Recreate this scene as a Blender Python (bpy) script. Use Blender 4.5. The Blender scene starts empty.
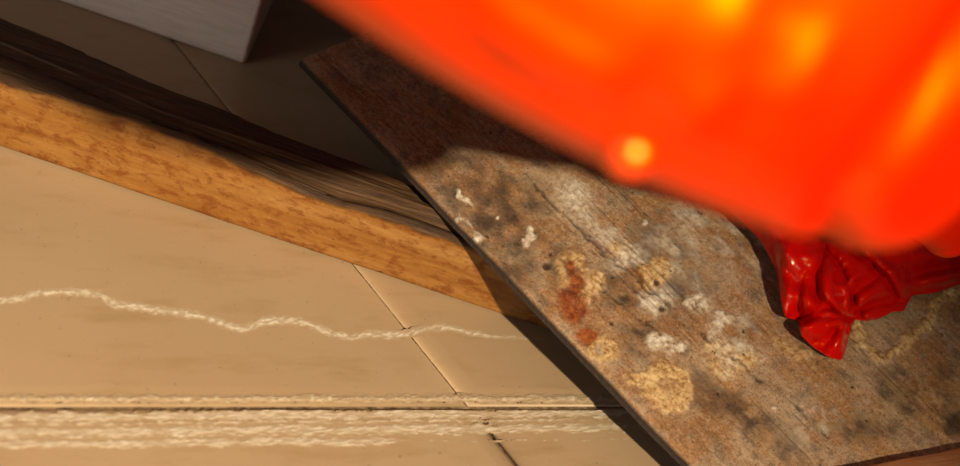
import bpy, math
import numpy as np
from mathutils import Matrix, Vector

S = bpy.context.scene
C = S.collection
# ------------------------------------------------------------------ camera
F = 1300.0                                   # focal length in photo pixels
TILT, TURN = math.radians(57), math.radians(66)
DIST = 0.42
n = np.array([math.sin(TILT)*math.cos(TURN), math.sin(TILT)*math.sin(TURN), math.cos(TILT)])
H = DIST*math.cos(TILT)
def cray(px, py): return np.array([px-480.0, 233.0-py, -F])
def _hit(px, py):
    r = cray(px, py); return r*(-H/(n@r))
_O, _A = _hit(470, 405), _hit(0, 405)
_X = _O-_A; _X /= np.linalg.norm(_X); _Y = np.cross(n, _X)
M = np.array([_X, _Y, n])                    # camera axes -> world axes
CAM = -M@_O
cd = bpy.data.cameras.new('camera'); cam = bpy.data.objects.new('camera', cd); C.objects.link(cam)
mw = np.eye(4); mw[:3, :3] = M; mw[:3, 3] = CAM
cam.matrix_world = Matrix(mw.tolist())
cd.sensor_width = 36; cd.lens = F/960*36; cd.clip_start = 0.005
cd.dof.use_dof = True; cd.dof.focus_distance = 0.372; cd.dof.aperture_fstop = 13.0
S.camera = cam
def P(px, py, z=0.0):
    "point of the place seen at a photo pixel, on the level z"
    r = M@cray(px, py); return CAM+r*((z-CAM[2])/r[2])
def Pd(px, py, d):
    r = M@cray(px, py); return CAM+r/np.linalg.norm(r)*d
def pix(V):
    c = (V-CAM)@M; return 480+c[:, 0]/-c[:, 2]*F, 233-c[:, 1]/-c[:, 2]*F

# ------------------------------------------------------------------ light
S.view_settings.view_transform = 'Standard'; S.view_settings.look = 'None'
S.view_settings.exposure = 0.0; S.view_settings.gamma = 1.0; S.view_settings.use_curve_mapping = False
w = bpy.data.worlds.new('room_light'); S.world = w; w.use_nodes = True
w.node_tree.nodes['Background'].inputs[0].default_value = (1.0, 0.86, 0.70, 1)
w.node_tree.nodes['Background'].inputs[1].default_value = 0.03
AZ, EL = math.radians(-7), math.radians(36.6)
sdir = np.array([math.sin(AZ)*math.cos(EL), -math.cos(AZ)*math.cos(EL), math.sin(EL)])
ld = bpy.data.lights.new('low_sunlight', 'SPOT'); lo = bpy.data.objects.new('low_sunlight', ld); C.objects.link(lo)
aim = np.array([-0.175, -0.105, 0.0]); lpos = np.array([0.04, 0.02, 0.0])+sdir*1.6
lo.location = lpos.tolist()
lo.rotation_euler = Vector((aim-lpos).tolist()).to_track_quat('-Z', 'Y').to_euler()
ld.energy = 275; ld.color = (1.0, 0.80, 0.53); ld.shadow_soft_size = 0.022
ld.spot_size = math.radians(28); ld.spot_blend = 1.0

wd_ = bpy.data.lights.new('left_fill_light', 'AREA'); wo = bpy.data.objects.new('left_fill_light', wd_); C.objects.link(wo)  # added soft fill lamp on the left, brightens the box
wd_.shape = 'RECTANGLE'; wd_.size = .7; wd_.size_y = .9; wd_.energy = 6.0; wd_.color = (1.0, .93, .82)
wpos = np.array([-1.5, -.55, .75]); wo.location = wpos.tolist()
wo.rotation_euler = Vector((np.array([-.05, .1, 0])-wpos).tolist()).to_track_quat('-Z', 'Y').to_euler()

# ------------------------------------------------------------------ noise
rng = np.random.RandomState(7)
_T = rng.rand(64, 64, 64).astype(np.float32)
def vnoise(x, y, z=0.0):
    x, y, z = np.broadcast_arrays(np.asarray(x, float), np.asarray(y, float), np.asarray(z, float))
    xi, yi, zi = np.floor(x).astype(int), np.floor(y).astype(int), np.floor(z).astype(int)
    fx, fy, fz = x-xi, y-yi, z-zi
    fx, fy, fz = [f*f*(3-2*f) for f in (fx, fy, fz)]
    g = lambda a, b, c: _T[(xi+a) & 63, (yi+b) & 63, (zi+c) & 63]
    r = 0
    for a in (0, 1):
        for b in (0, 1):
            for c in (0, 1):
                r = r+g(a, b, c)*(fx if a else 1-fx)*(fy if b else 1-fy)*(fz if c else 1-fz)
    return r
def fbm(x, y, z=0.0, o=4, gain=.5):
    r, a, t = 0, 1.0, 0.0
    for k in range(o):
        r = r+a*vnoise(x*2.03**k+17*k, y*2.03**k+5*k, np.asarray(z)*2.03**k+3*k); t += a; a *= gain
    return r/t
def sst(a, b, x):
    t = np.clip((x-a)/(b-a), 0, 1); return t*t*(3-2*t)
def segdist(x, y, pts):
    best = np.full(np.shape(x), 1e9)
    for (ax, ay), (bx, by) in zip(pts[:-1], pts[1:]):
        dx, dy = bx-ax, by-ay
        t = np.clip(((x-ax)*dx+(y-ay)*dy)/(dx*dx+dy*dy), 0, 1)
        best = np.minimum(best, np.hypot(x-ax-t*dx, y-ay-t*dy))
    return best

# ------------------------------------------------------------------ objects
def tag(o, label=None, cat=None, kind=None, group=None):
    for k, v in (('label', label), ('category', cat), ('kind', kind), ('group', group)):
        if v: o[k] = v
    return o
def mesh(name, V, Fc, mat, parent=None, smooth=True, masks=None, link=True, origin=None):
    me = bpy.data.meshes.new(name)
    V = np.asarray(V, float)
    o = bpy.data.objects.new(name, me)
    if origin is not None:
        V = V-np.asarray(origin); o.location = list(map(float, origin))
    me.from_pydata(V.tolist(), [], Fc if isinstance(Fc, list) else Fc.tolist())
    if smooth: me.polygons.foreach_set('use_smooth', [True]*len(me.polygons))
    if masks:
        for nm, arr in masks.items():
            a = me.attributes.new(nm, 'FLOAT_COLOR', 'POINT'); a.data.foreach_set('color', arr.astype(np.float32).ravel())
    me.materials.append(mat); me.update()
    if link: C.objects.link(o)
    if parent: o.parent = parent
    return o
def gridfaces(nu, nv, wrapv=False, flip=False):
    i, j = np.meshgrid(np.arange(nu-1), np.arange(nv if wrapv else nv-1), indexing='ij')
    j2 = (j+1) % nv
    f = np.stack([i*nv+j, (i+1)*nv+j, (i+1)*nv+j2, i*nv+j2], -1).reshape(-1, 4)
    return f[:, ::-1] if flip else f
def empty(name, loc):
    o = bpy.data.objects.new(name, None); o.location = list(map(float, loc)); o.empty_display_size = .02; C.objects.link(o); return o
def under(child, parent):                    # keep place
    child.location = [a-b for a, b in zip(child.location, parent.location)]; child.parent = parent

# ------------------------------------------------------------------ materials
class NT:
    def __init__(s, name):
        s.m = bpy.data.materials.new(name); s.m.use_nodes = True; s.t = s.m.node_tree
        s.b = s.t.nodes['Principled BSDF']
    def n(s, typ, **kw):
        nd = s.t.nodes.new(typ)
        for k, v in kw.items():
            if k[0] == '_': setattr(nd, k[1:], v)
            else:
                key = int(k[1:]) if k[0] == 'i' and k[1:].isdigit() else k.replace('__', ' ')
                if hasattr(v, 'is_output') or isinstance(v, bpy.types.NodeSocket): s.t.links.new(v, nd.inputs[key])
                else: nd.inputs[key].default_value = v
        return nd
    def lk(s, a, b): s.t.links.new(a, b)
    def coord(s, scale=(1, 1, 1), rot=(0, 0, 0)):
        tc = s.n('ShaderNodeTexCoord'); return s.n('ShaderNodeMapping', Vector=tc.outputs['Object'], Scale=scale, Rotation=rot).outputs[0]
    def noise(s, vec, scale, detail=6, rough=.6, dist=0):
        return s.n('ShaderNodeTexNoise', Vector=vec, Scale=scale, Detail=detail, Roughness=rough, Distortion=dist).outputs[0]
    def ramp(s, fac, stops):
        r = s.n('ShaderNodeValToRGB', Fac=fac); e = r.color_ramp.elements
        while len(e) < len(stops): e.new(.5)
        for el, (p, c) in zip(e, stops): el.position = p; el.color = (*c, 1) if len(c) == 3 else c
        return r.outputs[0]
    def step(s, fac, a, b):
        return s.n('ShaderNodeMapRange', Value=fac, **{'From__Min': a, 'From__Max': b}).outputs[0]
    def mix(s, fac, a, b, mode='MIX'):
        m = s.n('ShaderNodeMix', _data_type='RGBA', _blend_type=mode, i0=fac)
        for sock, v in ((m.inputs[6], a), (m.inputs[7], b)):
            if isinstance(v, bpy.types.NodeSocket): s.lk(v, sock)
            else: sock.default_value = (*v, 1)
        return m.outputs[2]
    def math(s, op, a, b=0.0, clamp=False): return s.n('ShaderNodeMath', _operation=op, _use_clamp=clamp, i0=a, i1=b).outputs[0]
    def out(s, color, rough, bump=None, dist=.0003, strength=.6, spec=.4, k=.6):
        if not isinstance(color, tuple): color = s.mix(1.0, color, (k, k, k), 'MULTIPLY')   # overall reflectance of the stuff
        for k, v in (('Base Color', color), ('Roughness', rough), ('Specular IOR Level', spec)):
            if isinstance(v, bpy.types.NodeSocket): s.lk(v, s.b.inputs[k])
            else: s.b.inputs[k].default_value = (*v, 1) if isinstance(v, tuple) else v
        if bump is not None:
            bp = s.n('ShaderNodeBump', Height=bump, Strength=strength, Distance=dist); s.lk(bp.outputs[0], s.b.inputs['Normal'])
        return s.m

def mat_tile():
    t = NT('glazed_cream_tile'); v = t.coord()
    soft = t.noise(v, 9, 3, .5); sp = t.noise(v, 900, 2, .5); sp2 = t.noise(v, 260, 3, .6)
    col = t.ramp(soft, [(.3, (.53, .375, .225)), (.7, (.60, .445, .275))])
    col = t.mix(t.step(t.noise(t.coord((1, 3, 1)), 35, 5, .65), .52, .75), col, (.47, .33, .17))
    col = t.mix(t.math('MULTIPLY', t.step(sp, .69, .76), .7), col, (.20, .12, .055))
    col = t.mix(t.math('MULTIPLY', t.step(sp2, .69, .77), .6), col, (.30, .19, .09))
    return t.out(col, t.ramp(soft, [(.3, (.34,)*3), (.7, (.5,)*3)]), t.noise(v, 1500, 3, .6), .00006, .5, .5, .54)
def mat_grout():
    t = NT('dirty_grout'); v = t.coord()
    a = t.noise(v, 300, 5, .7)
    return t.out(t.ramp(a, [(.38, (.10, .060, .032)), (.62, (.36, .26, .15))]), .9, t.noise(v, 900, 4), .0004, .8, .2)
def mat_glue_edge_light():
    t = NT('dried_glue_and_edge_light'); v = t.coord((1, 2, 1))
    a = t.noise(v, 420, 5, .65); at = t.n('ShaderNodeAttribute', _attribute_name='mask'); st = t.n('ShaderNodeSeparateColor', Color=at.outputs[0]).outputs[0]
    c = t.ramp(a, [(.3, (.66, .56, .41)), (.55, (.82, .75, .62)), (.7, (.95, .93, .86))])
    c = t.mix(st, (.52, .39, .24), c)
    return t.out(c, .35, a, .0003, .6, .5)
def mat_batten():
    t = NT('batten_wood'); at = t.n('ShaderNodeAttribute', _attribute_name='mask'); sep = t.n('ShaderNodeSeparateColor', Color=at.outputs[0])
    v = t.coord(); g = t.coord((9, 110, 110)); g2 = t.coord((3, 60, 60))
    grain = t.noise(g, 6, 6, .65, .4); big = t.noise(g2, 3, 4, .6, .6); bl = t.noise(t.coord((1, 2.0, 2.0)), 140, 7, .75, .3)
    fine = t.noise(v, 700, 4, .6)
    o = t.ramp(big, [(.3, (.36, .135, .025)), (.5, (.52, .23, .052)), (.7, (.66, .35, .11))])
    o = t.mix(t.math('MULTIPLY', t.step(grain, .45, .72), .45), o, (.36, .125, .022))
    o = t.mix(t.math('MULTIPLY', t.step(bl, .49, .60), .8), o, (.30, .085, .014))
    o = t.mix(t.math('MULTIPLY', t.step(t.noise(t.coord((1, 1.6, 1.6)), 200, 3, .6), .66, .73), .85), o, (.09, .035, .015))
    o = t.mix(t.math('MULTIPLY', t.step(fine, .58, .72), .25), o, (.80, .52, .22))
    tg = t.noise(t.coord((9, 420, 90)), 5, 6, .7, .3); tb = t.noise(t.coord((3, 80, 30)), 4, 4, .6)
    d = t.ramp(tg, [(.35, (.035, .015, .005)), (.5, (.11, .052, .019)), (.7, (.25, .145, .065))])
    d = t.mix(t.math('MULTIPLY', t.step(tb, .5, .7), .45), d, (.17, .075, .022))
    c = t.mix(sep.outputs[0], o, d)
    c = t.mix(sep.outputs[1], c, (.55, .40, .22))
    c = t.mix(sep.outputs[2], c, (.05, .022, .010))
    bump = t.math('ADD', t.math('MULTIPLY', tg, sep.outputs[0]), t.math('MULTIPLY', grain, .35))
    bump = t.math('ADD', bump, t.math('MULTIPLY', bl, .4))
    return t.out(c, t.step(big, -.4, 1.6), bump, .0007, .8, .2, .42)
def mat_board():
    t = NT('stained_board_wood'); at = t.n('ShaderNodeAttribute', _attribute_name='mask'); sep = t.n('ShaderNodeSeparateColor', Color=at.outputs[0])
    a2 = t.n('ShaderNodeAttribute', _attribute_name='mask_b'); s2 = t.n('ShaderNodeSeparateColor', Color=a2.outputs[0])
    v = t.coord(); g = t.coord((60, 7, 60)); 
    grain = t.noise(g, 7, 6, .65, .5); big = t.noise(t.coord((14, 4, 14)), 4, 5, .6, .7)
    mot = t.noise(v, 130, 6, .72); fine = t.noise(v, 1100, 3, .6); cl = t.noise(v, 38, 5, .65)
    c = t.ramp(big, [(.25, (.27, .13, .052)), (.5, (.42, .215, .085)), (.75, (.56, .30, .11))])
    c = t.mix(t.math('MULTIPLY', t.step(grain, .47, .66), .5), c, (.17, .085, .04))
    pale = t.math('ADD', t.math('MULTIPLY', cl, .6), t.math('MULTIPLY', mot, .5))
    c = t.mix(t.math('MULTIPLY', t.step(pale, .51, .60), .75), c, (.54, .41, .28))
    c = t.mix(t.math('MULTIPLY', t.step(mot, .53, .60), .75), c, (.16, .095, .055))
    c = t.mix(t.math('MULTIPLY', t.step(mot, .46, .38), .4), c, (.60, .43, .27))
    fn = t.noise(v, 520, 5, .75)
    c = t.mix(t.math('MULTIPLY', t.step(fn, .53, .64), .35), c, (.70, .55, .38))
    c = t.mix(t.math('MULTIPLY', t.step(fn, .46, .37), .4), c, (.10, .055, .03))
    f3 = t.noise(v, 1500, 3, .7)
    c = t.mix(t.math('MULTIPLY', t.step(f3, .56, .68), .4), c, (.78, .62, .44))
    c = t.mix(t.math('MULTIPLY', t.step(f3, .44, .34), .7), c, (.07, .04, .022))
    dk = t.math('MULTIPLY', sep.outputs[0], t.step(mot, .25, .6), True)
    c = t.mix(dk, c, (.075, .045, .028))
    fn2 = t.math('ADD', t.math('MULTIPLY', fn, .6), t.math('MULTIPLY', mot, .4))
    tan = t.ramp(fn2, [(.38, (.26, .13, .045)), (.48, (.60, .38, .16)), (.6, (.86, .66, .37))])
    c = t.mix(s2.outputs[0], c, tan)
    c = t.mix(sep.outputs[2], c, t.ramp(fn2, [(.4, (.15, .028, .005)), (.6, (.46, .12, .02))]))
    wh = t.ramp(fn2, [(.38, (.40, .30, .20)), (.48, (.68, .59, .46)), (.6, (.95, .91, .82))])
    c = t.mix(sep.outputs[1], c, wh)
    c = t.mix(s2.outputs[1], c, (.030, .015, .008))  # cracks, and the shade painted on the board's sides
    sp = t.noise(v, 330, 2, .5)
    c = t.mix(t.math('MULTIPLY', t.step(sp, .70, .75), .85), c, (.06, .03, .015))
    bump = t.math('ADD', t.math('MULTIPLY', mot, .7), t.math('MULTIPLY', grain, .5))
    bump = t.math('ADD', bump, t.math('MULTIPLY', fn, .7))
    r = t.math('SUBTRACT', .62, t.math('MULTIPLY', s2.outputs[2], .35))
    return t.out(c, r, bump, .0007, .75, .4)
def mat_plank():
    t = NT('reddish_plank_wood'); 
    grain = t.noise(t.coord((7, 90, 90)), 6, 6, .65, .4); big = t.noise(t.coord((2, 16, 16)), 5, 4)
    c = t.ramp(big, [(.3, (.26, .095, .035)), (.7, (.46, .20, .085))])
    c = t.mix(t.math('MULTIPLY', t.step(grain, .45, .7), .6), c, (.52, .28, .13))
    return t.out(c, .55, grain, .0006, .7, .4)
def mat_red(name, base, rough, bumps, coat=.8, glw=.15, trw=.18):
    t = NT(name); v = t.coord()
    a = t.noise(v, bumps, 3, .5, .3)
    m = t.out(base, rough, a, .0012, .25, .5)
    t.b.inputs['Specular Tint'].default_value = (1, .50, .01, 1); t.b.inputs['Specular IOR Level'].default_value = .15
    gl = t.n('ShaderNodeBsdfGlossy', Roughness=.44, Color=(1, .66, .0, 1)); tr = t.n('ShaderNodeBsdfTranslucent', Color=(1, .004, 0, 1))
    mx = t.n('ShaderNodeMixShader', i0=glw); t.lk(t.b.outputs[0], mx.inputs[1]); t.lk(gl.outputs[0], mx.inputs[2])
    m2_ = t.n('ShaderNodeMixShader', i0=trw); t.lk(mx.outputs[0], m2_.inputs[1]); t.lk(tr.outputs[0], m2_.inputs[2])
    t.lk(m2_.outputs[0], t.t.nodes['Material Output'].inputs['Surface'])
    t.b.inputs['Coat Weight'].default_value = coat; t.b.inputs['Coat Roughness'].default_value = .045
    return m
def mat_box():
    t = NT('white_ridged_plastic')
    a = t.noise(t.coord((5, 5, 60)), 14, 5, .7, .2)
    c = t.ramp(a, [(.3, (.74, .71, .65)), (.7, (.90, .87, .80))])
    return t.out(c, .45, a, .0006, .6, .4, 1.0)

# ------------------------------------------------------------------ floor and tiles
MT, MG = mat_tile(), mat_grout()
g2 = P(180, 45)-P(520, 466); g2 /= np.linalg.norm(g2); g1 = np.array([1., 0, 0])
TS = 0.33
o00 = g1*0; 
floor = mesh('floor', [[-1.4, -1.4, -.0013], [1.6, -1.4, -.0013], [1.6, 2.0, -.0013], [-1.4, 2.0, -.0013],
                       [-1.4, -1.4, -.012], [1.6, -1.4, -.012], [1.6, 2.0, -.012], [-1.4, 2.0, -.012]],
             [(0, 1, 2, 3), (7, 6, 5, 4), (0, 4, 5, 1), (1, 5, 6, 2), (2, 6, 7, 3), (3, 7, 4, 0)], MG, smooth=False)
tag(floor, 'floor of glossy cream ceramic tiles with dark dirty joints', kind='structure')
def tile_mesh():
    sn = abs(g1[0]*g2[1]-g1[1]*g2[0]); G = .0003; GH = .0003
    prof = [(G, -.006), (G, -.0012), (G+.0006, -.00075), (G+.0016, -.00042), (G+.0034, -.00016), (G+.006, 0)]
    V = []; Fc = []
    for d, z in prof:
        e = d/sn/TS; eb = (d+GH)/sn/TS
        for a, b in ((e, eb), (1-e, eb), (1-e, 1-eb), (e, 1-eb)):
            q = g1*a*TS+g2*b*TS; V.append((q[0], q[1], z))
    for k in range(len(prof)-1):
        for j in range(4):
            Fc.append((k*4+j, k*4+(j+1) % 4, k*4+4+(j+1) % 4, k*4+4+j))
    L = (len(prof)-1)*4; Fc.append((L, L+1, L+2, L+3))
    return V, Fc
V, Fc = tile_mesh(); tile0 = None
for i in range(-3, 4):
    for j in range(-3, 5):
        if tile0 is None:
            o = tile0 = mesh('tile', V, Fc, MT); o.data.polygons[len(Fc)-1].use_smooth = False
        else: o = tile0.copy(); C.objects.link(o)
        q = g1*i*TS+g2*j*TS
        o.location = (q[0], q[1], .0 if j >= 0 else .0002); o.parent = floor
        if j < 0: o.rotation_euler = (0, 0, 0)

# dried glue on the tiles, and a painted highlight along the joint
MGL = mat_glue_edge_light()
def px_patch(name, px0, px1, nx, rowf, ny, hf, label):
    xs = np.linspace(px0, px1, nx); V = np.zeros((nx, ny, 3)); hh = np.zeros((nx, ny))
    for i, x in enumerate(xs):
        y0, y1 = rowf(x)
        ys = np.linspace(y0, y1, ny)
        for j, y in enumerate(ys): V[i, j] = P(x, y)
    hh, ee = hf(V, xs)
    V[..., 2] = hh
    # drop cells wholly below the glaze
    f = gridfaces(nx, ny, flip=True); z = V.reshape(-1, 3)[:, 2]
    f = f[(ee.ravel()[f] > 0).any(1)]
    # flip so the faces look up
    a = V.reshape(-1, 3)
    nz = np.cross(a[f[0][1]]-a[f[0][0]], a[f[0][2]]-a[f[0][0]])[2]
    if nz < 0: f = f[:, ::-1]
    used = np.unique(f); mp = -np.ones(len(a), int); mp[used] = np.arange(len(used))
    mk_ = np.ones((len(used), 4)); mk_[:, 0] = np.clip(ee.ravel()[used], 0, 1)
    o = mesh(name, a[used], mp[f], MGL, parent=floor, masks={'mask': mk_}); o['label'] = label
    return o
trail = [(-60, 305), (0, 301), (24, 299), (30, 294), (66, 292), (90, 293), (100, 295), (112, 303), (150, 309), (175, 312), (205, 317), (235, 328), (245, 329), (262, 322), (290, 320), (308, 324), (330, 333), (350, 337), (375, 334), (400, 335), (415, 332), (428, 328), (448, 327), (470, 333), (500, 337), (545, 340)]
tx, ty = np.array(trail).T
def h_trail(V, xs):
    nx, ny = V.shape[:2]; v = np.linspace(-1, 1, ny)[None]; X = xs[:, None]
    wd = .42+.30*fbm(X/14, X*0+3)+.18*(fbm(X/3.5, X*0+9)-.5)
    wd = wd*np.interp(X, [-60, 420, 470, 545], [1, 1, .8, .1])
    c = .25*(fbm(X/9, X*0+30)-.5)
    e = wd-np.abs(v-c)+.5*(fbm(X/4, v*3+50, 2.0)-.5)
    tx_ = sst(.3, .7, fbm(X/4+v*1.5, v*4, 7.0))
    return .00002+.00012*sst(0, .5, e)*tx_, sst(0, .45, e)*(.18+.8*tx_)*(e > 0)
px_patch('dried_glue_trail', -60, 545, 1000, lambda x: (np.interp(x, tx, ty)-8, np.interp(x, tx, ty)+8), 22, h_trail,
         'thin wavy white line of dried glue across the tile')
def h_band(V, xs):
    nx, ny = V.shape[:2]; u = np.linspace(0, 1, ny)[None]; X = xs[:, None]     # rows 406 .. 454
    Y = 411+43*u
    e = np.full((nx, ny), -1.)
    drift = np.interp(X, [0, 200, 480, 650], [3, 1, -3, -3])+5*(fbm(X/60, X*0+3)-.5)
    for yc, wd, x1, sd in ((416, 4.5, 652, 1.), (423, 1.4, 600, 9.), (431, 4.2, 640, 4.), (436, 1.2, 480, 14.), (443, 4.0, 415, 6.)):
        k = wd*(.55+.9*fbm(X/16, X*0+sd))*np.interp(X, [x1-30, x1], [1, 0])
        d = (k-np.abs(Y-yc-drift*(1+.15*sd*0)))/4+1.5*(fbm(X/5, Y/2.2, sd)-.5)
        e = np.maximum(e, d)
    tx_ = sst(.3, .7, fbm(X/7+Y*.3, Y/1.8, 4.0)); lowe = sst(.5, .05, e)
    return .00023+.00012*sst(0, .5, e)*tx_, sst(0, .5, e)*np.clip(.25+.55*tx_+.3*lowe*tx_, 0, 1)*(e > 0)
px_patch('dried_glue_band', -60, 655, 1100, lambda x: (411, 454), 64, h_band, 'ragged band of dried white glue beside the long tile joint')

def h_edge(V, xs):  # painted highlight: pale strip where the rounded tile edge catches light
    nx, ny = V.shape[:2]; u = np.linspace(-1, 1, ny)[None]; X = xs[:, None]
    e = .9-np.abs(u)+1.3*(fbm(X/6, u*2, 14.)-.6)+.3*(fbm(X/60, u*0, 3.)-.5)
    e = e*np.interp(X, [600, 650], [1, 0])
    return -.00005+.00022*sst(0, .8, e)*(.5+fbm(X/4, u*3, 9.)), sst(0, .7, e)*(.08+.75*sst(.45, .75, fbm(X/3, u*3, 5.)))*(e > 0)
px_patch('joint_edge_highlight', -60, 650, 1100, lambda x: (393, 404.2), 24, h_edge, 'pale strip painted as the light caught along the edge of the long tile joint')

# ------------------------------------------------------------------ batten
B0, B1 = P(0, 148), P(560, 335)
bd = (B1-B0)/np.linalg.norm(B1-B0); bn = np.array([-bd[1], bd[0], 0])         # bn points away from the camera side
BS0, BS1 = -.10, .40
edge_px = [(0, 70), (45, 84), (72, 96), (103, 105), (127, 112), (154, 120), (192, 136), (220, 148), (247, 160), (312, 190), (342, 201), (380, 209), (415, 220), (479, 244)]
top_px = [(0, 13), (69, 41), (120, 64), (172, 86), (223, 105), (290, 134), (355, 158), (415, 182), (430, 190)]
def on_front(px, py):
    r = M@cray(px, py); k = ((B0-CAM)@bn)/(r@bn); q = CAM+r*k; return (q-B0)@bd, q[2]
es, ez = np.array([on_front(*p) for p in edge_px]).T
ZB = float(np.median(ez)); print('batten height', ez.round(4), ZB)
def on_top(px, py, z):
    q = P(px, py, z); return (q-B0)@bd, (q-B0)@bn
ws, ww = np.array([on_top(*p, ZB) for p in top_px]).T
print('batten width', ww.round(4))
BW = float(np.mean(ww))
rs, rw = np.array([on_top(*p, ZB) for p in [(0, 43), (75, 75), (160, 112), (300, 158), (450, 214)]]).T
ns = 1100; s = np.linspace(BS0, BS1, ns)[:, None]
TOPK = ZB
hf = np.interp(s, es, ez) if ez.max()-ez.min() < .012 else s*0+ZB
hf = np.minimum(hf, ZB+.0006)
wf = np.interp(s, ws, ww)
npf, npt, npb = 46, 60, 6
pr_v = []; a = np.linspace(0, 1, npf)[None]; b = np.linspace(0, 1, npt)[None]; c_ = np.linspace(1, 0, npb)[None]
rnd = .0016
y_front = np.where(a > .9, rnd*((a-.9)/.1)**2, 0)+0*s
y_front = y_front+rnd*.6*np.where(a < .05, ((.05-a)/.05)**2, 0)
z_front = a*(hf-rnd*.4)
# faint saw and dent relief of the front face
y_front = y_front+.0005*(fbm(s*60, a*3, 1.)-.5)+.0003*(fbm(s*300, a*20, 5.)-.5)*(a > .02)
y_top = rnd+b*(wf-2*rnd)
gx = (y_top-np.interp(s, rs, rw))
z_top = hf+(ZB-hf)*sst(0, .3, b)+.0011*np.exp(-(gx/.0016)**2)-.0009*np.exp(-((gx-.0035)/.002)**2)-.0008*np.exp(-((gx+.0035)/.0015)**2)
z_top = z_top+.0006*(fbm(s*25, y_top*900, 2.)-.5)+.0005*(fbm(s*80, y_top*1800, 8.)-.5)
z_top = np.minimum(z_top-.0006, ZB+.0002)
y_back = wf+0*c_; z_back = c_*(ZB-.002)
Y = np.concatenate([y_front, y_top, y_back+0*s], 1); Z = np.concatenate([z_front, z_top, z_back+0*s], 1)
Vb = B0[None, None]+s[..., None]*bd+Y[..., None]*bn; Vb[..., 2] = Z
nv = Y.shape[1]
f = gridfaces(ns, nv, wrapv=True).tolist(); f.append(list(range(nv))); f.append([(ns-1)*nv+k for k in range(nv)][::-1])
mk = np.zeros((ns, nv, 4)); mk[..., 3] = 1
topm = np.concatenate([sst(.0016, .0004, (hf-z_front)-.0016-.0034*(fbm(s*90, a*2, 3.)-.35)), np.ones((ns, npt)), np.ones((ns, npb))], 1)
mk[..., 0] = topm
ridge = np.exp(-(gx/.0005)**2)*sst(.35, .6, fbm(s*50, y_top*500, 6.))*.7
mk[:, npf:npf+npt, 1] = ridge
ctop = sst(.0005, .0015, y_top)*0
mk[:, :npf, 2] = sst(.93, 1.0, a)*.85+.55*sst(.60, .72, fbm(s*160, z_front*260, 11.))*sst(.0, .2, s-.08)
# local frame along the batten so that the grain follows it
def in_frame(V, org, ex, ey, ez_=np.array([0, 0, 1.])):
    R = np.array([ex, ey, ez_]); return (V-org)@R.T, R
def place(o, org, R):
    m = np.eye(4); m[:3, :3] = R.T; m[:3, 3] = org; o.matrix_world = Matrix(m.tolist())
Vl, R = in_frame(Vb.reshape(-1, 3), B0, bd, bn)
bat = mesh('wooden_batten', Vl, f, mat_batten(), masks={'mask': mk.reshape(-1, 4)}); place(bat, B0, R)
tag(bat, 'narrow orange-brown wooden batten with dark weathered top lying across the tiles', 'batten')

# ------------------------------------------------------------------ big board
TH = .0030
SLOPE = .25                                  # the board leans: one corner on the floor towards us, its middle on the batten
nb = np.array([0, 0, 1.])-SLOPE*bn; nb /= np.linalg.norm(nb)
PB0 = np.array([B0[0], B0[1], ZB+.0004])+nb*TH
def Pb(px, py, h=0.0):
    r = M@cray(px, py); return CAM+r*(((PB0+nb*h-CAM)@nb)/(r@nb))
E0, E1 = Pb(690, 466), Pb(360, 120)
ey = (E1-E0)/np.linalg.norm(E1-E0); ex = np.cross(ey, nb)
X0, X1, Y0, Y1 = 0, .30, -.052, .165
us = np.unique(np.concatenate([np.arange(0, .17, .00045), np.linspace(.17, X1, 90)])); vs = np.unique(np.concatenate([np.linspace(Y0, -.03, 20), np.arange(-.03, Y1, .00045)]))
U, Vv = np.meshgrid(us, vs, indexing='ij')
W3 = E0+U[..., None]*ex+Vv[..., None]*ey
PX, PY = pix(W3.reshape(-1, 3)); PX = PX.reshape(U.shape); PY = PY.reshape(U.shape)
q1 = PX+14*(fbm(U*260, Vv*260, 1.)-.5)+5*(fbm(U*1100, Vv*1100, 2.)-.5); q2 = PY+12*(fbm(U*260, Vv*260, 21.)-.5)+5*(fbm(U*1100, Vv*1100, 22.)-.5)
def blob(cx, cy, rx, ry, rot=0, soft=.35, hole=0):
    c, s_ = math.cos(math.radians(rot)), math.sin(math.radians(rot))
    dx, dy = q1-cx, q2-cy; r = np.hypot((dx*c+dy*s_)/rx, (-dx*s_+dy*c)/ry)
    m = sst(1+soft, 1-soft, r)
    if hole: m = m*sst(hole-.25, hole+.15, r)
    return m
def line(pts, wd, soft=.5): return sst(wd*(1+soft), wd*(1-soft), segdist(q1, q2, pts))
z0 = np.zeros_like(U)
white, tanm, rust, dark, crack_and_shade, gloss = [z0.copy() for _ in range(6)]
tex = fbm(U*700, Vv*700, 9.); tex2 = fbm(U*240, Vv*240, 19.)
def add(m, v, k=1.0): return np.maximum(m, v*k)
for a_ in ((574, 196, 20, 12, 40, .7), (628, 257, 11, 18, 60, .6), (660, 300, 12, 16, 45, .7)): white = add(white, blob(*a_), .55)
for a_ in ((662, 342, 14, 8, 10), (678, 345, 11, 5, -30), (722, 318, 12, 9, 20), (716, 332, 8, 8, 0, .7), (700, 302, 10, 9, 30, .8), (530, 235, 4, 9, 30), (478, 238, 4, 5, 40), (463, 195, 10, 3, 50), (690, 303, 8, 4, 0), (652, 305, 12, 6, 50, .8)): white = add(white, blob(*a_)*sst(.3, .6, tex+.1), .8)
white = add(white, line([(445, 235), (462, 216), (478, 236)], 1.2)*.4)
for a_ in ((745, 235, 30, 34, 40, .8), (700, 230, 30, 22, 30, .9), (740, 345, 22, 30, 50, .9), (600, 225, 34, 14, 40, .8), (665, 240, 26, 14, 40, .9), (690, 268, 18, 30, -40, .9), (820, 415, 40, 18, -30, .9)): white = add(white, blob(*a_)*sst(.3, .75, tex2), .50)
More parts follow.
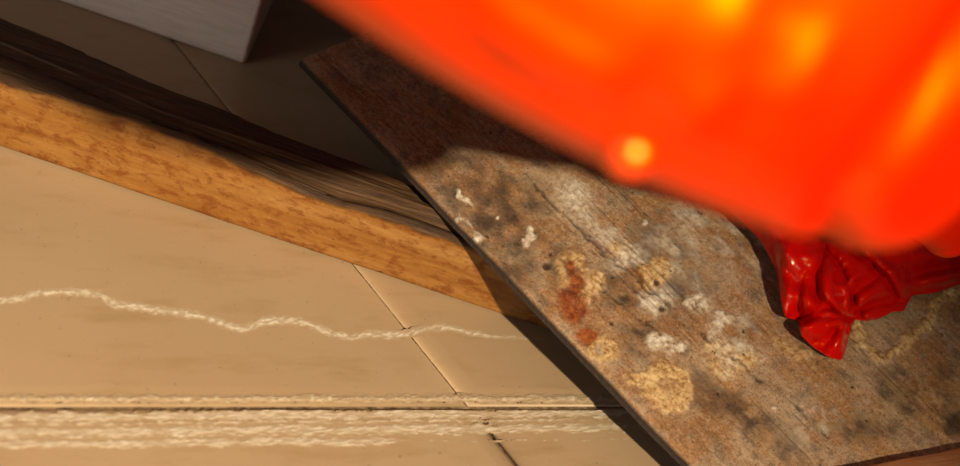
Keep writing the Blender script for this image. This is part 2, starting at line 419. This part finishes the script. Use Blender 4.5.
for a_ in ((576, 262, 9, 7, 0), (596, 282, 10, 12, 30), (583, 296, 8, 10, 0), (622, 246, 14, 10, 30), (655, 272, 14, 20, 60), (612, 352, 9, 8, 20), (735, 362, 24, 12, -10), (720, 350, 18, 10, 30), (640, 380, 14, 7, 10)): tanm = add(tanm, blob(*a_)*sst(.25, .55, tex+.12), .8)
tanm = add(tanm, blob(668, 386, 22, 26, -30, .2, .45)); tanm = add(tanm, blob(668, 384, 20, 24, -30, .3), .35)
tanm = add(tanm, blob(603, 349, 14, 14, 0, .25, .6), .9)
tanm = add(tanm, blob(571, 268, 15, 15, 0, .3, .55), .6)
ring = line([(853, 322), (862, 345), (880, 357), (900, 350), (922, 328), (936, 303), (960, 288), (985, 280)], 5)
tanm = add(tanm, ring, .75); tanm = add(tanm, line([(780, 338), (790, 352), (812, 356)], 4), .5)
tanm = add(tanm, blob(930, 400, 60, 40, 20, .9)*sst(.35, .7, tex2), .35)
for a_ in ((574, 304, 13, 21, -15), (572, 268, 5, 7), (588, 334, 9, 8), (577, 284, 7, 12)): rust = add(rust, blob(*a_)*sst(.15, .4, tex+.08), .95)
rust = add(rust, line([(592, 240), (612, 252), (632, 268), (645, 283)], 1.8), .6)
rust = add(rust, blob(747, 273, 5, 4), .5)
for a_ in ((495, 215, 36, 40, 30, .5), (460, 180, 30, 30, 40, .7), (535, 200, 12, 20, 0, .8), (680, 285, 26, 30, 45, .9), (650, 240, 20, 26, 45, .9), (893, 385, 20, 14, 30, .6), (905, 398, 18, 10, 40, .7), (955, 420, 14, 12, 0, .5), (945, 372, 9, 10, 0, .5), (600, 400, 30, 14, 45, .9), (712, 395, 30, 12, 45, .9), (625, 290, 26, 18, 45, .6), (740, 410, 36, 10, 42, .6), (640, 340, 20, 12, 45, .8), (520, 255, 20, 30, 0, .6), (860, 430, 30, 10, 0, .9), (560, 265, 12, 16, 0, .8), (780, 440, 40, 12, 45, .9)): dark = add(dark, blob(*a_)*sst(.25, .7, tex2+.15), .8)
for a_ in ((547, 265, 4), (657, 282, 3), (662, 308, 3.2), (613, 276, 1.6), (612, 322, 2), (551, 253, 2), (605, 291, 1.5)): crack_and_shade = add(crack_and_shade, sst(a_[2]*1.2, a_[2]*.7, np.hypot(PX-a_[0], PY-a_[1])), .85)
cr = line([(534, 184), (556, 206), (590, 236), (604, 252), (640, 280), (672, 308)], 1.6)*sst(.35, .55, fbm(U*150, Vv*150, 33.)+.05)
cr = np.maximum(cr, line([(700, 330), (740, 362), (790, 398), (830, 440)], 1.3)*sst(.4, .6, fbm(U*150, Vv*150, 43.)))
cr = np.maximum(cr, line([(590, 272), (625, 308), (660, 330)], 1.0)*sst(.42, .6, fbm(U*150, Vv*150, 53.)))
crack_and_shade = add(crack_and_shade, cr, .7)
crack_and_shade = add(crack_and_shade, line([(956, 414), (962, 425), (950, 428)], 5), .6)
white = add(white, sst(3.0, 1.6, np.hypot((PX-774)/1.3, PY-408)), 1.0)
white = add(white, sst(3.0, 1.8, np.hypot((PX-645), PY-222)/1.2), 1.0)
white = add(white, sst(2.2, 1.2, np.hypot((PX-498), PY-217)), 1.0)
gloss = ring
gl_ = np.abs(vnoise(U*420+3*fbm(U*30, Vv*12, 8.), Vv*9, 4.)-.5); crack_and_shade = add(crack_and_shade, sst(.035, .0, gl_)*sst(.45, .65, fbm(U*60, Vv*25, 12.)), .55)
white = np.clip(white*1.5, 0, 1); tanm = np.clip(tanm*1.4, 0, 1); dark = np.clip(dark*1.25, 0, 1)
grainh = fbm(U*420, Vv*26, 3.)
hz = .0005*(grainh-.5)+.0006*(fbm(U*40, Vv*40, 5.)-.5)+.00035*(tex-.5)+.00035*np.maximum(white, tanm)*(.4+tex)-.0008*crack_and_shade-.0003*dark*tex+.0005*ring*(.3+tex)
edge_drop = np.exp(-U/.0006)*.0008
topZ = hz-edge_drop-.0002
wob = .0006*(fbm(Vv*60, Vv*0+2.)-.5)
Vt = np.stack([U+np.exp(-U/.01)*wob, Vv, topZ], -1)
nu_, nv_ = U.shape
f = gridfaces(nu_, nv_).tolist(); Vt = Vt.reshape(-1, 3)
loop = [i*nv_ for i in range(nu_)]+[(nu_-1)*nv_+j for j in range(1, nv_)]+[i*nv_+nv_-1 for i in range(nu_-2, -1, -1)]+[j for j in range(nv_-2, 0, -1)]
base = len(Vt); low = Vt[loop].copy(); low[:, 2] = -TH
Vt = np.concatenate([Vt, low]); L = len(loop)
for k in range(L): f.append([loop[(k+1) % L], loop[k], base+k, base+(k+1) % L])
f.append([base+k for k in range(L)])
m1 = np.zeros((len(Vt), 4)); m2 = m1.copy(); m1[:, 3] = m2[:, 3] = 1; m2[base:, 1] = 1; crack_and_shade = np.maximum(crack_and_shade, sst(.0007, .0002, U))  # side faces and left rim darkened: shade put into the colour
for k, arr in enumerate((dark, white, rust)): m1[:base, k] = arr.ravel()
for k, arr in enumerate((tanm, crack_and_shade, gloss)): m2[:base, k] = arr.ravel()
me_f = [list(reversed(q)) for q in f]
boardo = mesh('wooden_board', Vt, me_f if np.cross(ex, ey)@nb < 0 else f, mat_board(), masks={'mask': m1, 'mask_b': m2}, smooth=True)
mm = np.eye(4); mm[:3, 0] = ex; mm[:3, 1] = ey; mm[:3, 2] = nb; mm[:3, 3] = E0; boardo.matrix_world = Matrix(mm.tolist())
tag(boardo, 'wide worn wooden board blotched with white crust and rust stains on the batten', 'board')

# ------------------------------------------------------------------ thin plank on the board, lower right
A0, A1 = Pb(862, 466, .0044), Pb(960, 447, .0044)
pd = (A1-A0)/np.linalg.norm(A1-A0); pn = np.cross(pd, nb)          # pn towards the camera
sx = np.linspace(-.09, .16, 260)[:, None]; pw = .05
prof = [(0, 0), (0, .0034), (.0003, .0038), (.0008, .004)]+[(.0008+(pw-.0016)*k/40, .004) for k in range(1, 41)]+[(pw, .0034), (pw, 0)]
py_ = np.array([p[0] for p in prof])[None]; pz_ = np.array([p[1] for p in prof])[None]
Vp = np.stack([sx+0*py_, py_+.0005*(fbm(sx*70, py_*0+1)-.5), pz_+.0004*(fbm(sx*30, py_*500, 2.)-.5)*(pz_ > .002)], -1)
f = gridfaces(260, len(prof), wrapv=True).tolist(); f.append(list(range(len(prof)))); f.append([259*len(prof)+k for k in range(len(prof))][::-1])
plank = mesh('thin_plank', Vp.reshape(-1, 3), f, mat_plank())
mm = np.eye(4); mm[:3, 0] = pd; mm[:3, 1] = pn; mm[:3, 2] = nb; mm[:3, 3] = A0-nb*.0040; plank.matrix_world = Matrix(mm.tolist())
tag(plank, 'thin reddish-brown plank lying on the stained board at the lower right corner', 'plank')

# ------------------------------------------------------------------ white box behind the batten
c0, c1 = P(245, 65), P(55, 0)
wx = (c1-c0)/np.linalg.norm(c1-c0); wy = np.array([wx[1], -wx[0], 0])
if wy@(CAM-c0) > 0: wy = -wy
BL, BD, BH, r_ = .34, .16, .12, .0018
def rrect(l, d, r, k=5):
    out = []
    for cx, cy, a0 in ((r, r, 180), (l-r, r, 270), (l-r, d-r, 0), (r, d-r, 90)):
        for i in range(k+1):
            t = math.radians(a0+90*i/k); out.append((cx+r*math.cos(t), cy+r*math.sin(t)))
    return out
rings = []
lv = [(0, .0006), (.0004, .0002), (.001, 0)]+[(BH*k/60, .0003*(1 if k % 2 else 0)) for k in range(2, 59)]+[(BH-.002, 0), (BH-.0006, .0008), (BH, .003)]
for z, ins in lv:
    rr = rrect(BL-2*ins, BD-2*ins, r_)
    rings.append([(x+ins, y+ins, z) for x, y in rr])
Vx = np.array(rings); nr, nc = Vx.shape[:2]
flat = Vx.reshape(-1, 3); Wv = c0+flat[:, :1]*wx+flat[:, 1:2]*wy; Wv[:, 2] = flat[:, 2]
f = gridfaces(nr, nc, wrapv=True).tolist(); f.append(list(range(nc))); f.append([(nr-1)*nc+k for k in range(nc)][::-1])
box = mesh('storage_box', Wv, f, mat_box(), origin=[c0[0], c0[1], 0])
tag(box, 'off-white ridged box standing on the tiles behind the batten', 'box')

# ------------------------------------------------------------------ red bag
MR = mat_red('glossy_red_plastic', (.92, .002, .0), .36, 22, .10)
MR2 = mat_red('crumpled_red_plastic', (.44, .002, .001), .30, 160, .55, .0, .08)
tip = Pb(840, 360)
bag = empty('red_plastic_bag', tip)
tag(bag, 'shiny red plastic bag leaning over the board on its crumpled corner', 'bag')
sil = [(-300, -189, .25, .055), (-90, -136, .245, .060), (110, -126, .225, .062), (300, -87, .187, .062), (500, 39, .180, .060), (640, 62, .205, .056), (740, 62, .255, .050), (850, 158, .325, .040), (930, 228, .375, .024)]
ctr, rad = [], []
for x, y, d, r in sil:
    rp = r/d*F; ctr.append(Pd(x+.44*rp, y-.90*rp, d)); rad.append(r)
ctr = np.array(ctr); rad = np.array(rad)
def catmull(Pn, k):
    Q = np.concatenate([[2*Pn[0]-Pn[1]], Pn, [2*Pn[-1]-Pn[-2]]]); out = []
    for i in range(1, len(Q)-2):
        for t in np.linspace(0, 1, k, endpoint=False):
            a, b, c, d = Q[i-1], Q[i], Q[i+1], Q[i+2]
            out.append(.5*(2*b+(c-a)*t+(2*a-5*b+4*c-d)*t*t+(3*b-a-3*c+d)*t**3))
    out.append(Pn[-1]); return np.array(out)
CR = catmull(np.concatenate([ctr, rad[:, None]], 1), 40)
# rounded ends
def capped(CR, m=26):
    t0 = CR[0, :3]-CR[1, :3]; t0 /= np.linalg.norm(t0); t1 = CR[-1, :3]-CR[-2, :3]; t1 /= np.linalg.norm(t1)
    a = [np.r_[CR[0, :3]+t0*CR[0, 3]*.8*math.sin(q), CR[0, 3]*math.cos(q)] for q in np.linspace(math.pi/2*.985, 0, m, endpoint=False)]
    b = [np.r_[CR[-1, :3]+t1*CR[-1, 3]*.8*math.sin(q), CR[-1, 3]*math.cos(q)] for q in np.linspace(0, math.pi/2*.985, m+1)[1:]]
    return np.array(a+list(CR)+b)
CR = capped(CR)
tan = np.gradient(CR[:, :3], axis=0); tan /= np.linalg.norm(tan, axis=1)[:, None]
NB = 260; th = np.linspace(0, 2*math.pi, NB, endpoint=False)
tc_ = (CR[:, :3]-CAM); tc_ = -tc_/np.linalg.norm(tc_, axis=1)[:, None]
sd = tc_-tan*(tc_*tan).sum(1)[:, None]; sd /= np.linalg.norm(sd, axis=1)[:, None]
for _ in range(60): sd[1:-1] = (sd[:-2]+sd[1:-1]+sd[2:])/3
sd -= tan*(sd*tan).sum(1)[:, None]; sd /= np.linalg.norm(sd, axis=1)[:, None]; upv = np.cross(sd, tan)
PE = 7.0; ROT = math.radians(18); boxy = (np.abs(np.cos(th-ROT))**PE+np.abs(np.sin(th-ROT))**PE)**(-1/PE)
Nn = np.cos(th)[None, :, None]*sd[:, None]+np.sin(th)[None, :, None]*upv[:, None]
BV = CR[:, None, :3]+CR[:, None, 3:]*boxy[None, :, None]*Nn
nu_, _ = BV.shape[:2]
fl = BV.reshape(-1, 3); nn = Nn.reshape(-1, 3); bx_, by_ = pix(fl)
facing = sst(-.1, .25, ((CAM-fl)*nn).sum(1)/np.linalg.norm(CAM-fl, axis=1))
rr_ = np.repeat(CR[:, 3], NB)
fade = sst(.004, .02, rr_)
disp = .004*(fbm(fl[:, 0]*14, fl[:, 1]*14, fl[:, 2]*14, 3)-.5)*fade
# long soft fold on the right and the puckers at the middle, pressed into the plastic
def valley(pts, wd): return np.exp(-(segdist(bx_, by_, pts)/wd)**2)*facing
disp -= .0038*valley([(1010, 0), (960, 60), (830, 225)], 16)
for pts, wd, h in (([(765, 10), (735, 60), (712, 100)], 9, .0022), ([(700, 60), (690, 120), (697, 140)], 8, .0020), ([(718, 40), (690, 70), (668, 95)], 8, -.0018),
                   ([(790, 20), (760, 75), (745, 120)], 10, -.0022), ([(650, 110), (680, 150), (720, 165)], 9, -.0010), ([(480, 10), (520, 45), (600, 80)], 16, .0014),
                   ([(450, 30), (520, 85), (620, 120)], 14, -.0010), ([(805, 40), (800, 90)], 14, .0014)):
    disp += h*valley(pts, wd)
disp += .0011*np.exp(-((bx_-636)**2+(by_-160)**2)/7**2)*facing+.0008*np.exp(-((bx_-657)**2+(by_-160)**2)/6**2)*facing
fl = fl+nn*disp[:, None]
f = gridfaces(nu_, NB, wrapv=True).tolist(); f.append(list(range(NB))); f.append([(nu_-1)*NB+k for k in range(NB)][::-1])
body = mesh('bag_body', fl, f, MR, origin=tip); body.location = (0, 0, 0); body.parent = bag
print('body z range', fl[:, 2].min(), fl[:, 2].max(), 'x', fl[:, 0].min(), fl[:, 0].max(), 'y', fl[:, 1].min(), fl[:, 1].max())

# beads added on the plastic and placed only to make sun glints
MBL = mat_red('glint_bead_plastic', (.85, .003, .0), .25, 60, 1.0, .2, .0)
for (bx0, by0), br in (((639, 152), .0027), ((660, 154), .0018)):
    qx_, qy_ = pix(fl); k_ = np.where((qx_-bx0)**2+(qy_-by0)**2 < 64, np.linalg.norm(fl-CAM, axis=1), 1e9).argmin()
    s_, n_ = fl[k_], nn[k_]; hv = (CAM-s_)/np.linalg.norm(CAM-s_)+sdir; hv /= np.linalg.norm(hv)
    c_ = s_+(CAM-s_)/np.linalg.norm(CAM-s_)*.0010-br*hv
    a_, b_ = np.meshgrid(np.linspace(0, math.pi, 25), np.linspace(0, 2*math.pi, 36, endpoint=False), indexing='ij')
    Vs = c_+br*np.stack([np.sin(a_)*np.cos(b_), np.sin(a_)*np.sin(b_), np.cos(a_)], -1).reshape(-1, 3)
    bl_ = mesh('glint_bead', Vs, gridfaces(25, 36, wrapv=True), MBL, origin=tip); bl_.location = (0, 0, 0); bl_.parent = bag
    print('BL', hv@n_)

# crumpled corner resting on the board
outer = [(728, 208, 6.0), (745, 222, 5.0), (763, 242, 4.6), (777, 269, 4.2), (781, 290, 4.0), (786, 316, 3.6), (799, 322, 3.6), (803, 336, 3.2), (814, 348, 2.6), (829, 357, 1.8), (841, 360, 1.2), (846, 345, 1.6), (850, 328, 2.0), (855, 320, 1.6),
         (869, 321, 1.2), (892, 312, 1.2), (903, 311, 1.4), (912, 296, 1.4), (925, 294, 1.2), (941, 291, 1.2), (962, 284, 1.2), (1000, 276, 1.6), (1040, 268, 2)]
inner = [(738, 196, 13), (752, 193, 16), (766, 202, 16), (778, 194, 17), (788, 198, 17), (798, 200, 17), (806, 202, 17), (812, 204, 17), (818, 205, 17), (824, 206, 17), (830, 206, 17), (836, 206, 17), (842, 207, 17), (850, 207, 17),
         (862, 208, 18), (876, 208, 18), (888, 208, 18), (900, 208, 18), (914, 208, 18), (930, 206, 18), (955, 202, 18), (990, 196, 19), (1030, 189, 19)]
K = 16
OC = catmull(np.array(outer, float), K); IC = catmull(np.array(inner, float), K)
# keep the corners of the hem crisp
lin = lambda A: np.concatenate([np.linspace(A[i], A[i+1], K, endpoint=False) for i in range(len(A)-1)]+[A[-1:]])
OC = .45*OC+.55*lin(np.array(outer, float))
NVv = 150; v = np.linspace(0, 1, NVv)[None, :, None]
G = OC[:, None]*(1-v)+IC[:, None]*v
gx_, gy_ = G[..., 0], G[..., 1]; vv = v[..., 0]+0*gx_
hgt = (G[..., 2]+9*np.sin(np.clip(vv*1.3, 0, 1)*math.pi)*.35)*1e-3
def val(pts, wd): return np.exp(-(segdist(gx_, gy_, pts)/wd)**2)
ang_ = np.arctan2(gy_-318, gx_-846); rad_ = np.hypot(gx_-846, gy_-318)
fold = .0011*np.sin(ang_*9+2.2*fbm(gx_/30, gy_/30, 3.)*2)*sst(2, 22, rad_)*sst(150, 40, rad_)
wq = fbm(gx_/30, gy_/30, 6., 2); rid = 1-np.abs(2*wq-1)*1.6
hgt += fold+.0011*(rid-.6)*sst(0, .12, vv)+.0003*(rid-.6)
hgt -= .0022*val([(826, 228), (822, 255), (817, 275), (818, 305)], 4.5)
hgt -= .0018*val([(797, 322), (812, 312), (830, 309), (850, 318), (857, 322)], 3.5)
hgt += .0016*val([(800, 330), (818, 322), (838, 321), (852, 330)], 4)
hgt -= .0016*val([(862, 320), (850, 290), (842, 270), (826, 250)], 4)
hgt += .0014*val([(745, 222), (766, 250), (779, 280), (784, 312)], 4.5)
hgt -= .0012*val([(745, 212), (775, 245), (795, 285), (800, 312)], 6)
hgt -= .002*val([(835, 238), (870, 262), (890, 285), (905, 306)], 5)
hgt += .0016*val([(862, 248), (893, 275), (904, 306)], 4)
hgt -= .002*val([(895, 262), (920, 272), (962, 262)], 7)
hgt += .0018*val([(905, 285), (955, 276), (1000, 262)], 5)
hgt = np.maximum(hgt, .0014)
Vh = np.zeros(G.shape)
r = np.stack([gx_-480, 233-gy_, np.full_like(gx_, -F)], -1)@M.T
Vh = CAM+r*(((PB0-CAM)@nb+hgt)/(r@nb))[..., None]
nh = Vh.shape[0]
f = gridfaces(nh, NVv)
a0 = Vh.reshape(-1, 3); q = f[len(f)//2]; 
if np.cross(a0[q[1]]-a0[q[0]], a0[q[2]]-a0[q[0]])@(CAM-a0[q[0]]) < 0: f = f[:, ::-1]
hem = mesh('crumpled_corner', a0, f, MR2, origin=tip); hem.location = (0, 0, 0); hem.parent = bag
hem['label'] = 'crumpled folded corner of the red plastic'
so = hem.modifiers.new('thickness', 'SOLIDIFY'); so.thickness = .0005; so.offset = 1
